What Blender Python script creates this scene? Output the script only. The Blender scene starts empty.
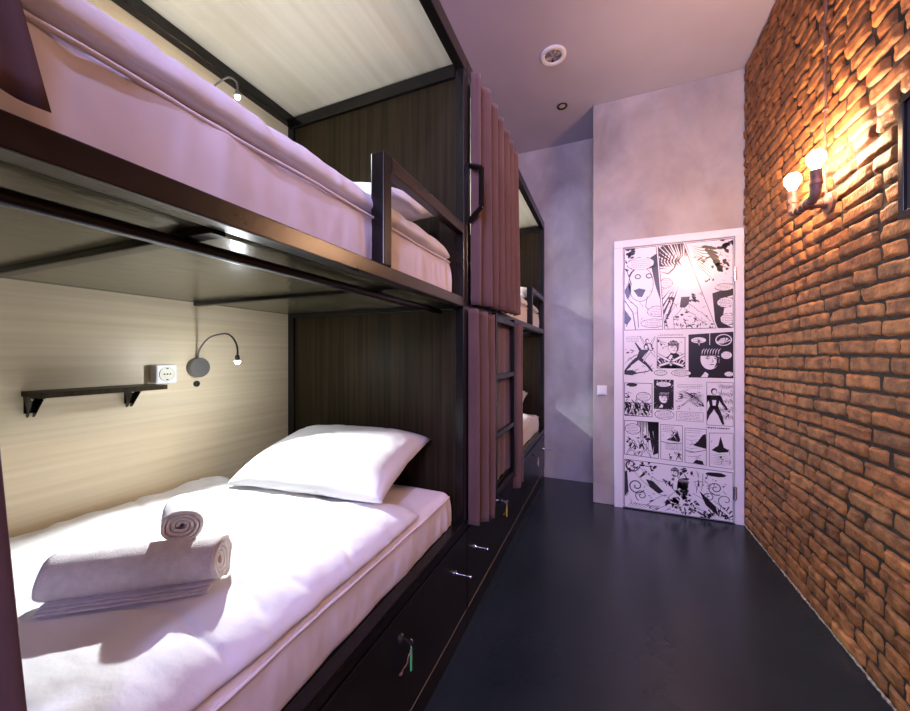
import bpy, math, random
from mathutils import Vector, Matrix, noise
random.seed(7)
R = math.radians
S = bpy.context.scene
COL = S.collection

# ------------------------------------------------------------------ helpers
def fbm(x, y, z=0.0, o=3):
    v = 0; a = 1; f = 1
    for _ in range(o):
        v += a * noise.noise(Vector((x*f, y*f, z*f))); a *= .5; f *= 2.03
    return v

class MB:
    def __init__(s): s.v = []; s.f = []; s.m = []; s.smooth = False
    def add(s, vs, fs, mi=0):
        b = len(s.v); s.v += [tuple(p) for p in vs]
        for f in fs: s.f.append(tuple(b+i for i in f)); s.m.append(mi)
        return s
    def box(s, x0, x1, y0, y1, z0, z1, mi=0):
        vs = [(x, y, z) for x in (x0, x1) for y in (y0, y1) for z in (z0, z1)]
        return s.add(vs, [(0,1,3,2),(4,6,7,5),(0,4,5,1),(2,3,7,6),(0,2,6,4),(1,5,7,3)], mi)
    def tube(s, pts, r, n=12, mi=0, cap=True):
        pts = [Vector(p) for p in pts]; k = len(pts)
        rs = r if isinstance(r, (list, tuple)) else [r]*k
        vs = []; up = None
        for i, p in enumerate(pts):
            d = (pts[min(i+1, k-1)] - pts[max(i-1, 0)]).normalized()
            if up is None:
                up = Vector((0,0,1)) if abs(d.z) < .9 else Vector((1,0,0))
            a = d.cross(up).normalized(); b = a.cross(d).normalized(); up = b
            for j in range(n):
                t = 2*math.pi*j/n
                vs.append(p + a*math.cos(t)*rs[i] + b*math.sin(t)*rs[i])
        fs = [(i*n+j, i*n+(j+1) % n, (i+1)*n+(j+1) % n, (i+1)*n+j) for i in range(k-1) for j in range(n)]
        if cap: fs += [tuple(range(n-1, -1, -1)), tuple((k-1)*n+j for j in range(n))]
        return s.add(vs, fs, mi)
    def lathe(s, prof, o=(0,0,0), ax=(0,0,1), n=28, mi=0):      # prof: (r, h) along axis
        ax = Vector(ax).normalized(); o = Vector(o)
        a = ax.orthogonal().normalized(); b = ax.cross(a)
        k = len(prof); vs = []
        for r, h in prof:
            for j in range(n):
                t = 2*math.pi*j/n
                vs.append(o + ax*h + (a*math.cos(t)+b*math.sin(t))*r)
        fs = [(i*n+j, i*n+(j+1) % n, (i+1)*n+(j+1) % n, (i+1)*n+j) for i in range(k-1) for j in range(n)]
        if prof[0][0] > 0: fs.append(tuple(range(n-1, -1, -1)))
        if prof[-1][0] > 0: fs.append(tuple((k-1)*n+j for j in range(n)))
        return s.add(vs, fs, mi)
    def grid(s, fn, nu, nv, mi=0, wrapu=False):
        vs = [fn(i/nu, j/nv) for i in range(nu+(0 if wrapu else 1)) for j in range(nv+1)]
        w = nv+1; fs = []
        for i in range(nu):
            i2 = (i+1) % nu if wrapu else i+1
            for j in range(nv): fs.append((i*w+j, i2*w+j, i2*w+j+1, i*w+j+1))
        return s.add(vs, fs, mi)

def obj(name, mb, mat, parent=None, smooth=False, bevel=0, auto=False):
    me = bpy.data.meshes.new(name); me.from_pydata(mb.v, [], mb.f)
    for m in (mat if isinstance(mat, (list, tuple)) else [mat]): me.materials.append(m)
    me.polygons.foreach_set('material_index', mb.m)
    import bmesh
    bm = bmesh.new(); bm.from_mesh(me); bmesh.ops.recalc_face_normals(bm, faces=bm.faces); bm.to_mesh(me); bm.free()
    if smooth: me.polygons.foreach_set('use_smooth', [True]*len(me.polygons))
    if auto: me.set_sharp_from_angle(angle=R(35))
    me.update()
    o = bpy.data.objects.new(name, me); COL.objects.link(o); o.parent = parent
    if bevel:
        b = o.modifiers.new('b', 'BEVEL'); b.width = bevel; b.segments = 2; b.limit_method = 'ANGLE'
        b.harden_normals = False
    return o

def tag(o, label, cat, group=None, kind=None):
    if label: o['label'] = label
    if cat: o['category'] = cat
    if group: o['group'] = group
    if kind: o['kind'] = kind
    return o
def thing(name, label, cat, loc=(0,0,0), group=None):
    o = bpy.data.objects.new(name, None); COL.objects.link(o); o.location = loc
    o.empty_display_size = .05
    return tag(o, label, cat, group)
def struct(name, mb, mat, parent=None, **k):
    o = obj(name, mb, mat, parent, **k)
    if parent is None: o['kind'] = 'structure'
    return o
def copy_tree(o, parent=None):
    kids = list(o.children)
    c = o.copy(); COL.objects.link(c); c.parent = parent
    for ch in kids: copy_tree(ch, c)
    return c

# ------------------------------------------------------------------ materials
def nt(name):
    m = bpy.data.materials.new(name); m.use_nodes = True
    N = m.node_tree.nodes; L = m.node_tree.links
    return m, N, L, N['Principled BSDF']
def plain(name, c, rough=.5, metal=0, spec=.5, **k):
    m, N, L, b = nt(name)
    b.inputs['Base Color'].default_value = (*c, 1); b.inputs['Roughness'].default_value = rough
    b.inputs['Metallic'].default_value = metal; b.inputs['Specular IOR Level'].default_value = spec
    for kk, v in k.items(): b.inputs[kk.replace('_', ' ')].default_value = v
    return m
def noisy(name, c1, c2, scale=(5,5,5), detail=6, rough=(.5,.5), bump=0, bscale=None, lo=.35, hi=.65, spec=.5, dist=0, bdist=.01, sheen=0):
    m, N, L, b = nt(name)
    tc = N.new('ShaderNodeTexCoord'); mp = N.new('ShaderNodeMapping'); mp.inputs['Scale'].default_value = scale
    L.new(tc.outputs['Object'], mp.inputs[0])
    n = N.new('ShaderNodeTexNoise'); n.inputs['Scale'].default_value = 1; n.inputs['Detail'].default_value = detail
    n.inputs['Distortion'].default_value = dist
    L.new(mp.outputs[0], n.inputs['Vector'])
    r = N.new('ShaderNodeValToRGB'); r.color_ramp.elements[0].position = lo; r.color_ramp.elements[1].position = hi
    r.color_ramp.elements[0].color = (*c1, 1); r.color_ramp.elements[1].color = (*c2, 1)
    L.new(n.outputs['Fac'], r.inputs[0]); L.new(r.outputs[0], b.inputs['Base Color'])
    mr = N.new('ShaderNodeMapRange'); mr.inputs[3].default_value = rough[0]; mr.inputs[4].default_value = rough[1]
    L.new(n.outputs['Fac'], mr.inputs[0]); L.new(mr.outputs[0], b.inputs['Roughness'])
    b.inputs['Specular IOR Level'].default_value = spec
    if sheen: b.inputs['Sheen Weight'].default_value = sheen
    if bump:
        src = n
        if bscale:
            m2 = N.new('ShaderNodeMapping'); m2.inputs['Scale'].default_value = bscale
            L.new(tc.outputs['Object'], m2.inputs[0])
            src = N.new('ShaderNodeTexNoise'); src.inputs['Scale'].default_value = 1; src.inputs['Detail'].default_value = 4
            L.new(m2.outputs[0], src.inputs['Vector'])
        bp = N.new('ShaderNodeBump'); bp.inputs['Strength'].default_value = bump; bp.inputs['Distance'].default_value = bdist
        L.new(src.outputs['Fac'], bp.inputs['Height']); L.new(bp.outputs[0], b.inputs['Normal'])
    return m
def emis(name, c, s):
    m, N, L, b = nt(name)
    b.inputs['Base Color'].default_value = (*c, 1)
    b.inputs['Emission Color'].default_value = (*c, 1); b.inputs['Emission Strength'].default_value = s
    return m

M = {}
M['black'] = plain('black_paint', (.0070,.0058,.0054), .27, spec=.32)
M['brown_black'] = noisy('dark_stained_steel', (.010,.0055,.0035), (.016,.009,.006), (30,6,30), rough=(.24,.34), bump=.10, bscale=(160,90,160), bdist=.002)
M['cab'] = noisy('cabinet_black', (.007,.006,.006), (.011,.009,.009), (4,4,40), rough=(.25,.35), spec=.28)
M['panel_v'] = noisy('dark_wood_vertical', (.015,.011,.005), (.034,.024,.012), (75,75,1.6), detail=5, rough=(.40,.50), bump=.12, bdist=.002, spec=.12)
M['under'] = noisy('dark_wood_board', (.050,.043,.024), (.072,.062,.036), (45,2.0,45), detail=5, rough=(.17,.23), bump=.6, bscale=(30,22,30), bdist=.0016)
M['pale'] = noisy('pale_wood', (.64,.54,.35), (.75,.65,.46), (14,.9,60), detail=7, rough=(.42,.5), bump=.06, bdist=.002, lo=.3, hi=.7, dist=.25)
M['pale_roof'] = noisy('pale_wood_roof', (.62,.57,.45), (.74,.70,.58), (26,.8,9), detail=7, rough=(.45,.5), lo=.3, hi=.7, dist=.2)
M['edge'] = plain('raw_board_edge', (.45,.38,.27), .6)
M['sheet'] = noisy('cotton_sheet', (.80,.74,.73), (.83,.78,.77), (4,4,4), rough=(.8,.9), bump=.10, bscale=(420,420,420), bdist=.0005, spec=.2)
M['duvet'] = noisy('duvet_cotton', (.80,.79,.79), (.84,.83,.83), (4,4,4), rough=(.75,.85), bump=.45, bscale=(22,30,26), bdist=.006, spec=.2)
M['pillow'] = noisy('pillow_satin', (.78,.78,.80), (.83,.83,.84), (4,4,4), rough=(.42,.5), bump=.35, bscale=(7,16,10), bdist=.008, spec=.35)
M['towel'] = noisy('terry_cloth', (.74,.69,.68), (.84,.79,.78), (60,60,60), rough=(.95,1), bump=.9, bscale=(420,420,420), bdist=.003, spec=.05, sheen=.3)
M['curtain'] = noisy('plum_curtain', (.105,.056,.050), (.145,.080,.072), (3,3,3), rough=(.8,.9), bump=.2, bscale=(500,500,300), bdist=.0008, spec=.15, sheen=.25)
M['chrome'] = plain('chrome', (.75,.75,.78), .18, 1)
M['dark_metal'] = plain('dark_metal', (.05,.045,.04), .35, .6)
M['grey_metal'] = plain('satin_grey', (.13,.125,.12), .42, .3)
M['white_plastic'] = plain('white_plastic', (.80,.81,.82), .3)
M['socket_face'] = plain('socket_face', (.62,.60,.50), .35)
M['hole'] = plain('black_hole', (.004,.004,.004), .6)
M['white_paint'] = plain('white_door_paint', (.80,.79,.82), .3)
M['print_white'] = plain('print_paper', (.82,.81,.83), .28)
M['ink'] = plain('print_ink', (.012,.010,.012), .3)
M['copper'] = plain('copper_wire', (.55,.30,.22), .3, .9)
M['green'] = plain('green_tag', (.12,.62,.22), .4)
M['yellow'] = plain('yellow_tag', (.75,.66,.05), .4)
M['cream'] = plain('cream_tag', (.62,.58,.50), .4)
M['pipe'] = noisy('rusty_iron_pipe', (.10,.055,.04), (.22,.12,.085), (40,40,40), rough=(.35,.6), bump=.2, bdist=.003)
M['led'] = emis('led_emitter', (.92,.96,1.0), 1400)
M['bulb'] = emis('bulb_glass', (1.0,.80,.55), 60)
M['glass_dark'] = plain('picture_glass', (.06,.065,.08), .12)
M['ceiling'] = noisy('ceiling_paint', (.42,.40,.50), (.46,.44,.54), (2,2,2), rough=(.6,.7), bump=.06, bscale=(60,60,60), bdist=.002)
M['shade_off'] = plain('unlit_lamp', (.55,.50,.45), .25)

def concrete():
    m, N, L, b = nt('polished_plaster')
    tc = N.new('ShaderNodeTexCoord')
    def nz(sc, det, dist=0, vec=(1,1,1)):
        mp = N.new('ShaderNodeMapping'); mp.inputs['Scale'].default_value = vec; L.new(tc.outputs['Object'], mp.inputs[0])
        n = N.new('ShaderNodeTexNoise'); n.inputs['Scale'].default_value = sc; n.inputs['Detail'].default_value = det
        n.inputs['Distortion'].default_value = dist; L.new(mp.outputs[0], n.inputs['Vector']); return n
    n1 = nz(2.2, 8, .6); n2 = nz(1.3, 10, 1.5, (1.6,1,1)); n3 = nz(5, 12, .8, (1.4,1,.9))
    r1 = N.new('ShaderNodeValToRGB'); r1.color_ramp.elements[0].position = .3; r1.color_ramp.elements[1].position = .7
    r1.color_ramp.elements[0].color = (.31,.28,.27,1); r1.color_ramp.elements[1].color = (.50,.48,.47,1)
    L.new(n1.outputs['Fac'], r1.inputs[0])
    r2 = N.new('ShaderNodeValToRGB'); r2.color_ramp.elements[0].position = .45; r2.color_ramp.elements[1].position = .68
    r2.color_ramp.elements[0].color = (0,0,0,1); r2.color_ramp.elements[1].color = (.45,.45,.45,1)
    L.new(n2.outputs['Fac'], r2.inputs[0])
    mx = N.new('ShaderNodeMixRGB'); mx.inputs['Color2'].default_value = (.42,.34,.25,1)
    L.new(r2.outputs[0], mx.inputs['Fac']); L.new(r1.outputs[0], mx.inputs['Color1'])
    r3 = N.new('ShaderNodeValToRGB'); r3.color_ramp.elements[0].position = .38; r3.color_ramp.elements[1].position = .62
    r3.color_ramp.elements[0].color = (.90,.90,.90,1); r3.color_ramp.elements[1].color = (1,1,1,1)
    L.new(n3.outputs['Fac'], r3.inputs[0])
    m2 = N.new('ShaderNodeMixRGB'); m2.blend_type = 'MULTIPLY'; m2.inputs['Fac'].default_value = 1
    L.new(mx.outputs[0], m2.inputs['Color1']); L.new(r3.outputs[0], m2.inputs['Color2'])
    L.new(m2.outputs[0], b.inputs['Base Color']); b.inputs['Roughness'].default_value = .42
    bp = N.new('ShaderNodeBump'); bp.inputs['Strength'].default_value = .25; bp.inputs['Distance'].default_value = .006
    L.new(n3.outputs['Fac'], bp.inputs['Height']); L.new(bp.outputs[0], b.inputs['Normal'])
    return m
M['concrete'] = concrete()
M['floor'] = noisy('slate_floor_paint', (.010,.017,.020), (.017,.026,.030), (1.6,1.6,1.6), detail=8, rough=(.20,.32), bump=.10, bscale=(30,30,30), bdist=.002, spec=.42)

def brickmat():
    m, N, L, b = nt('old_brick')
    tc = N.new('ShaderNodeTexCoord')
    at = N.new('ShaderNodeAttribute'); at.attribute_name = 'tint'
    n = N.new('ShaderNodeTexNoise'); n.inputs['Scale'].default_value = 22; n.inputs['Detail'].default_value = 8
    L.new(tc.outputs['Object'], n.inputs['Vector'])
    r = N.new('ShaderNodeValToRGB'); e = r.color_ramp.elements
    e[0].position = .3; e[0].color = (.15,.050,.014,1); e[1].position = .72; e[1].color = (.47,.19,.055,1)
    L.new(n.outputs['Fac'], r.inputs[0])
    mx = N.new('ShaderNodeMixRGB'); mx.blend_type = 'MULTIPLY'; mx.inputs['Fac'].default_value = 1
    L.new(r.outputs[0], mx.inputs['Color1']); L.new(at.outputs['Color'], mx.inputs['Color2'])
    L.new(mx.outputs[0], b.inputs['Base Color']); b.inputs['Roughness'].default_value = .62
    n2 = N.new('ShaderNodeTexNoise'); n2.inputs['Scale'].default_value = 70; n2.inputs['Detail'].default_value = 6
    L.new(tc.outputs['Object'], n2.inputs['Vector'])
    bp = N.new('ShaderNodeBump'); bp.inputs['Strength'].default_value = .9; bp.inputs['Distance'].default_value = .005
    L.new(n2.outputs['Fac'], bp.inputs['Height']); L.new(bp.outputs[0], b.inputs['Normal'])
    return m
M['brick'] = brickmat()
M['mortar'] = noisy('dark_mortar', (.020,.014,.012), (.050,.034,.027), (30,30,30), rough=(.85,.95), bump=.6, bdist=.006)
M['plaster_edge'] = noisy('plaster_crumbs', (.16,.12,.08), (.50,.43,.33), (60,60,60), rough=(.8,.9))

# ------------------------------------------------------------------ room
H = 3.245; XL = -1.60; XR = .897; YB = -2.4; YD = 3.19; YA = 3.67; XA = -.105
struct('floor', MB().box(XL-.1, XR+.15, YB-.1, YA+.1, -.1, 0), M['floor'])
struct('ceiling', MB().box(XL-.1, XR+.15, YB-.1, YA+.1, H, H+.1), M['ceiling'])
struct('wall_left', MB().box(XL-.1, XL, YB-.1, YA+.1, 0, H), M['concrete'])
struct('wall_alcove', MB().box(XL, XA, YA, YA+.1, 0, H), M['concrete'])
struct('wall_far', MB().box(XA, XR+.03, YD, YA+.1, 0, H), M['concrete'], bevel=.004)
# wall behind the camera, with a window opening added for violet light
wx0, wx1, wz0, wz1 = -.60, .80, 1.75, 2.95
w = MB(); w.box(XL, wx0, YB-.1, YB, 0, H); w.box(wx1, XR+.15, YB-.1, YB, 0, H)
w.box(wx0, wx1, YB-.1, YB, 0, wz0); w.box(wx0, wx1, YB-.1, YB, wz1, H)
struct('wall_near', w, M['concrete'])
win = MB(); t = .05
for a in ((wx0,wx0+t,wz0,wz1), (wx1-t,wx1,wz0,wz1), (wx0,wx1,wz0,wz0+t), (wx0,wx1,wz1-t,wz1), (.025,.075,wz0,wz1)):
    win.box(a[0], a[1], YB-.08, YB-.02, a[2], a[3])
struct('added_window_1', win, M['white_paint'])  # unseen window frame, added along with the violet fill

# brick wall: every course laid brick by brick, rounded and worn
def brick_wall():
    mb = MB(); tints = []
    rnd = random.Random(3)
    def wav(y, z): return .012*noise.noise(Vector((y*1.1, z*.5, 3))) + .004*noise.noise(Vector((y*4, z*2, 8)))
    mb.grid(lambda u, v: (XR+.012+.005*noise.noise(Vector((u*90, v*50, 1))), YB+(YD-YB)*u, H*v), 90, 50, 1)
    tints += [(1,1,1)]*len(mb.v)
    z = .0; row = 0
    while z < H-.01:
        h = .067 + rnd.uniform(-.003, .003)
        if z+h > H: h = H-z
        y = YB - rnd.uniform(0, .2); 
        while y < YD:
            q = rnd.random()
            Lb = rnd.uniform(.21, .26) if q < .30 else (rnd.uniform(.105, .135) if q < .72 else rnd.uniform(.15, .19))
            y0 = max(y, YB); y1 = min(y+Lb, YD); y += Lb
            if y1-y0 < .03: continue
            g = rnd.uniform(.0040, .0065); zz0 = z+rnd.uniform(.003,.0065); zz1 = z+h-rnd.uniform(.003,.0065)
            a0 = y0+g; a1 = y1-g
            nx = max(4, int((a1-a0)/.016)); nz = 8; dep = rnd.uniform(-.003, .004); sd = rnd.uniform(0, 99)
            tl = rnd.uniform(-.06, .06); tw = rnd.uniform(-.012, .012)
            chip = rnd.random() < .25; cc = (rnd.choice((0,1)), rnd.choice((0,1)))
            def fn(u, v):
                yy = a0+(a1-a0)*u; z_ = zz0+(zz1-zz0)*v
                jag = .0060*noise.noise(Vector((yy*28, z_*28, sd))); jg2 = .0050*noise.noise(Vector((yy*30+9, z_*30, sd)))
                eu = min(u, 1-u)*(a1-a0); ev = min(v, 1-v)*(zz1-zz0)
                e = min(eu, ev)
                rise = .014*min(1, (e/.0075))**.45 if e > 0 else 0
                sur = .0048*fbm(yy*20, z_*24, sd, 4)
                c = 0
                if chip:
                    dd = math.hypot((u-cc[0])*(a1-a0), (v-cc[1])*(zz1-zz0))
                    c = max(0, .035-dd)*.45
                x = XR+.014 - (rise*1.0 + (dep+sur)*min(1, e/.008) - c*min(1,e/.004) + tl*0)
                return (x, yy+jag, z_+jg2+wav(yy, z_)+tw*(u-.5)*.6)
            n0 = len(mb.v); mb.grid(fn, nx, nz, 0)
            b = rnd.uniform(.72, 1.15); wv = rnd.uniform(-.07, .07)
            if z < .32: b *= rnd.uniform(.85, 1.25)
            c = (b*(1+wv), b, b*(1-wv*1.4))
            tints += [c]*(len(mb.v)-n0)
        z += h; row += 1
    o = struct('wall_right', mb, [M['brick'], M['mortar']], smooth=True)
    at = o.data.color_attributes.new('tint', 'FLOAT_COLOR', 'POINT')
    flat = []
    for c in tints: flat += [c[0], c[1], c[2], 1]
    at.data.foreach_set('color', flat)
    bk = MB().box(XR+.035, XR+.15, YB-.1, YA+.1, 0, H); obj('backing', bk, M['mortar'], o)
brick_wall()
def crumb(u, v):
    y = YB+(YD-YB)*u; wd = .005+.008*abs(noise.noise(Vector((y*14, 2, 0))))+.006*noise.noise(Vector((y*60, 5, 0)))
    a = v*math.pi/2
    return (XR+.004-wd*math.cos(a)+.0, y, .001+(.006+.008*abs(noise.noise(Vector((y*25, 7, 1)))))*math.sin(a))
struct('trim_1', MB().grid(crumb, 500, 4), M['plaster_edge'], smooth=True)

# ------------------------------------------------------------------ door with printed comic page
door = thing('door_1', None, None, (.12, YD, 0)); door['kind'] = 'structure'
DX0, DX1, DZ = .0, .718, 2.04      # leaf, local x
fr = MB()
fr.box(-.067, -.004, -.030, -.001, 0, 2.048); fr.box(DX1+.004, DX1+.056, -.030, -.001, 0, 2.048)
fr.box(-.067, DX1+.056, -.030, -.001, 2.048, 2.105)
obj('door_frame', fr, M['white_paint'], door, bevel=.003)
obj('door_leaf', MB().box(DX0, DX1, -.024, -.001, .006, 2.044), M['white_paint'], door, bevel=.002)
for hz in (.22, 1.78):
    hb = MB(); hb.tube([(DX1+.001, -.036, hz-.05), (DX1+.001, -.036, hz+.05)], .006); hb.box(DX1-.012, DX1+.014, -.032, -.0305+.001, hz-.045, hz+.045)
    obj('hinge', hb, M['chrome'], door)

PW, PH = .706, 2.028
pb = MB(); PY = -.0246
def clip(poly, win):
    out = poly
    n = len(win)
    area = sum(win[i][0]*win[(i+1) % n][1]-win[(i+1) % n][0]*win[i][1] for i in range(n))
    sg = 1 if area > 0 else -1
    for i in range(n):
        a, b = win[i], win[(i+1) % n]; inp = out; out = []
        if not inp: return []
        def sd(p): return sg*((b[0]-a[0])*(p[1]-a[1])-(b[1]-a[1])*(p[0]-a[0]))
        for k in range(len(inp)):
            p, q = inp[k-1], inp[k]; sp, sq = sd(p), sd(q)
            if (sp >= 0) != (sq >= 0):
                t = sp/(sp-sq); out.append((p[0]+(q[0]-p[0])*t, p[1]+(q[1]-p[1])*t))
            if sq >= 0: out.append(q)
    return out
WIN = None
def pol(pts, ink, layer):
    p = clip(list(pts), WIN) if WIN else pts
    if len(p) < 3: return
    y = PY - layer*.00016
    pb.add([(.006+q[0], y, 2.037-q[1]) for q in p], [tuple(range(len(p)))], 1 if ink else 0)
def line(pts, w, ink=True, layer=5, taper=False):
    n = len(pts)
    for i in range(n-1):
        (x0, y0), (x1, y1) = pts[i], pts[i+1]; d = math.hypot(x1-x0, y1-y0) or 1e-9
        nx, ny = -(y1-y0)/d, (x1-x0)/d
        def ww(k): return w*.5*((1-abs(2*k/(n-1)-1)**2*.85) if taper else 1)
        a, b = ww(i), ww(i+1)
        pol([(x0+nx*a, y0+ny*a), (x1+nx*b, y1+ny*b), (x1-nx*b, y1-ny*b), (x0-nx*a, y0-ny*a)], ink, layer)
rn = random.Random(11)
def ell(cx, cy, a, b, n=24, jag=0, rot=0):
    out = []
    for i in range(n):
        t = 2*math.pi*i/n; k = 1+(rn.uniform(-jag, jag) if jag else 0)
        x, y = a*k*math.cos(t), b*k*math.sin(t)
        out.append((cx+x*math.cos(rot)-y*math.sin(rot), cy+x*math.sin(rot)+y*math.cos(rot)))
    return out
def scribble(cx, cy, w, h, rows, layer=5, wt=.0026):
    for r in range(rows):
        y = cy-h/2+h*(r+.5)/rows; x = cx-w/2*rn.uniform(.8, 1); xe = cx+w/2*rn.uniform(.75, 1)
        while x < xe:
            l = rn.uniform(.004, .012)
            line([(x, y+rn.uniform(-.001, .001)), (min(x+l, xe), y+rn.uniform(-.001, .001))], wt, True, layer); x += l+rn.uniform(.003, .005)
def bubble(cx, cy, w, h, rows=4, jag=0, tail=None):
    if tail: pol([(cx-.015, cy), (cx+.015, cy), tail], True, 4); pol([(cx-.010, cy), (cx+.010, cy), (tail[0]*.92+cx*.08, tail[1]*.92+cy*.08)], False, 5)
    pol(ell(cx, cy, w/2, h/2, 30, jag), True, 4); pol(ell(cx, cy, w/2-.0035, h/2-.0035, 30, jag*.6), False, 5)
    scribble(cx, cy, w*.78, h*.72, rows, 6)
def caption(x0, y0, x1, y1, rows):
    pol([(x0,y0),(x1,y0),(x1,y1),(x0,y1)], True, 4); e = .002
    pol([(x0+e,y0+e),(x1-e,y0+e),(x1-e,y1-e),(x0+e,y1-e)], False, 5); scribble((x0+x1)/2, (y0+y1)/2, (x1-x0)*.9, (y1-y0)*.8, rows, 6)
def panel(pts, dark=False, border=.004):
    global WIN
    WIN = None
    pol(pts, True, 1)
    cx = sum(p[0] for p in pts)/len(pts); cy = sum(p[1] for p in pts)/len(pts)
    inn = []
    for x, y in pts:
        inn.append((x+(border if x < cx else -border), y+(border if y < cy else -border)))
    if not dark: pol(inn, False, 2)
    WIN = inn
def splat(cx, cy, r, n=7, ink=True, layer=3):
    for _ in range(n):
        a = rn.uniform(0, 6.28); d = rn.uniform(0, r)
        pol(ell(cx+math.cos(a)*d, cy+math.sin(a)*d, rn.uniform(.1,.45)*r, rn.uniform(.06,.22)*r, 14, .3, rn.uniform(0, 3.1)), ink, layer)
def rays(cx, cy, r0, r1, n, a0=0, a1=6.283, w=.010, ink=True, layer=3):
    for i in range(n):
        a = a0+(a1-a0)*(i+rn.uniform(-.3,.3))/n; ra = r0*rn.uniform(.8,1.3); rb = r1*rn.uniform(.8,1.15); ww = w*rn.uniform(.4,1.3)
        p = (math.cos(a), math.sin(a)); q = (-p[1], p[0])
        pol([(cx+p[0]*ra, cy+p[1]*ra), (cx+p[0]*rb+q[0]*ww, cy+p[1]*rb+q[1]*ww), (cx+p[0]*rb-q[0]*ww, cy+p[1]*rb-q[1]*ww)], ink, layer)
def hatch(cx, cy, w, h, n, ang=.6, wt=.003, layer=4):
    for i in range(n):
        x = cx-w/2+w*i/n; l = h*rn.uniform(.5, 1)
        line([(x, cy-l/2), (x+math.cos(ang)*l*.3, cy), (x+math.cos(ang)*l*.5, cy+l/2)], wt, True, layer, True)
def limb(p, q, w0, w1, dark=False, layer=3):
    d = math.hypot(q[0]-p[0], q[1]-p[1]) or 1e-6; n = (-(q[1]-p[1])/d, (q[0]-p[0])/d)
    m = ((p[0]+q[0])/2, (p[1]+q[1])/2); wm = (w0+w1)*.56
    def sh(e): return [(p[0]+n[0]*(w0/2-e), p[1]+n[1]*(w0/2-e)), (m[0]+n[0]*(wm/2-e), m[1]+n[1]*(wm/2-e)), (q[0]+n[0]*(w1/2-e), q[1]+n[1]*(w1/2-e)),
                       (q[0]-n[0]*(w1/2-e), q[1]-n[1]*(w1/2-e)), (m[0]-n[0]*(wm/2-e), m[1]-n[1]*(wm/2-e)), (p[0]-n[0]*(w0/2-e), p[1]-n[1]*(w0/2-e))]
    pol(sh(0), True, layer)
    if not dark: pol(sh(.0026), False, layer+1)
def man(cx, cy, s, lean=0, dark=False, stride=.3, arms=(.6,-.5), L=3):   # generic small figure, cy = hip
    sh = (cx+lean*s*.4, cy-.34*s)
    for k, st in ((-1, -stride), (1, stride)):
        kn = (cx+st*s*.5+k*.04*s, cy+.24*s); limb((cx+k*.04*s, cy), kn, .13*s, .09*s, dark, L); limb(kn, (cx+st*s*.9+k*.03*s, cy+.5*s), .09*s, .05*s, dark, L)
    pol([(cx-.09*s, cy+.03*s), (cx+.09*s, cy+.03*s), (sh[0]+.16*s, sh[1]), (sh[0]-.16*s, sh[1])], True, L)
    if not dark: pol([(cx-.05*s, cy-.02*s), (cx+.05*s, cy-.03*s), (sh[0]+.10*s, sh[1]+.05*s), (sh[0]-.02*s, sh[1]+.02*s)], False, L+1)
    for k, a in zip((-1, 1), arms):
        el = (sh[0]+k*.2*s, sh[1]-a*.2*s+.08*s); limb((sh[0]+k*.13*s, sh[1]+.03*s), el, .09*s, .07*s, dark, L); limb(el, (el[0]+k*.12*s, el[1]-a*.25*s), .07*s, .04*s, dark, L)
    pol(ell(sh[0]+lean*s*.1, sh[1]-.11*s, .075*s, .095*s), True, L+1); pol(ell(sh[0]+lean*s*.1+.012*s, sh[1]-.095*s, .052*s, .068*s), False, L+2)
def face(cx, cy, s, hair=True, turn=.1):
    pol([(cx-.95*s, cy+1.75*s), (cx-.45*s, cy+1.05*s), (cx-.3*s, cy+.7*s), (cx+.35*s, cy+.7*s), (cx+.5*s, cy+1.05*s), (cx+1.2*s, cy+1.75*s)], True, 3)
    pol([(cx-.75*s, cy+1.75*s), (cx-.35*s, cy+1.15*s), (cx-.1*s, cy+1.35*s), (cx-.2*s, cy+1.75*s)], False, 4)
    pol(ell(cx, cy, .74*s, .98*s, 26), True, 3); pol(ell(cx, cy+.02*s, .70*s, .94*s, 26), False, 4)
    if hair:
        pol([(cx+math.cos(a)*.82*s*(1+.1*math.sin(a*9)), cy-.25*s+math.sin(a)*.82*s*(1+.08*math.sin(a*11))) for a in [math.pi+i*math.pi/22 for i in range(23)]], True, 5)
        for i in range(7):
            x = cx-.6*s+i*.2*s; line([(x, cy-.35*s), (x+.05*s, cy-.7*s), (x+.2*s, cy-.9*s)], .07*s, False, 6, True)
    for k in (-1, 1):
        ex = cx+k*.3*s+turn*s; line([(ex-.2*s, cy-.12*s+k*-.02*s), (ex, cy-.2*s), (ex+.2*s, cy-.12*s)], .08*s, True, 6, True)
        pol(ell(ex, cy-.02*s, .13*s, .06*s), True, 6); pol(ell(ex+.04*s, cy-.03*s, .05*s, .03*s), False, 7)
    line([(cx+turn*s, cy), (cx+turn*s+.1*s, cy+.28*s), (cx+turn*s-.05*s, cy+.32*s)], .05*s, True, 6, True)
    line([(cx+turn*s-.22*s, cy+.55*s), (cx+turn*s, cy+.5*s), (cx+turn*s+.22*s, cy+.55*s)], .08*s, True, 6, True)
    pol([(cx+.45*s, cy-.3*s), (cx+.7*s, cy-.1*s), (cx+.62*s, cy+.5*s), (cx+.3*s, cy+.85*s), (cx+.5*s, cy+.3*s)], True, 5)
def swirl(cx, cy, r, turns=1.6, w=.006, ph=0):
    n = int(28*turns); line([(cx+r*(1-i/n*.85)*math.cos(ph+turns*6.283*i/n), cy+r*(1-i/n*.85)*math.sin(ph+turns*6.283*i/n)) for i in range(n+1)], w, True, 5)

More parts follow.
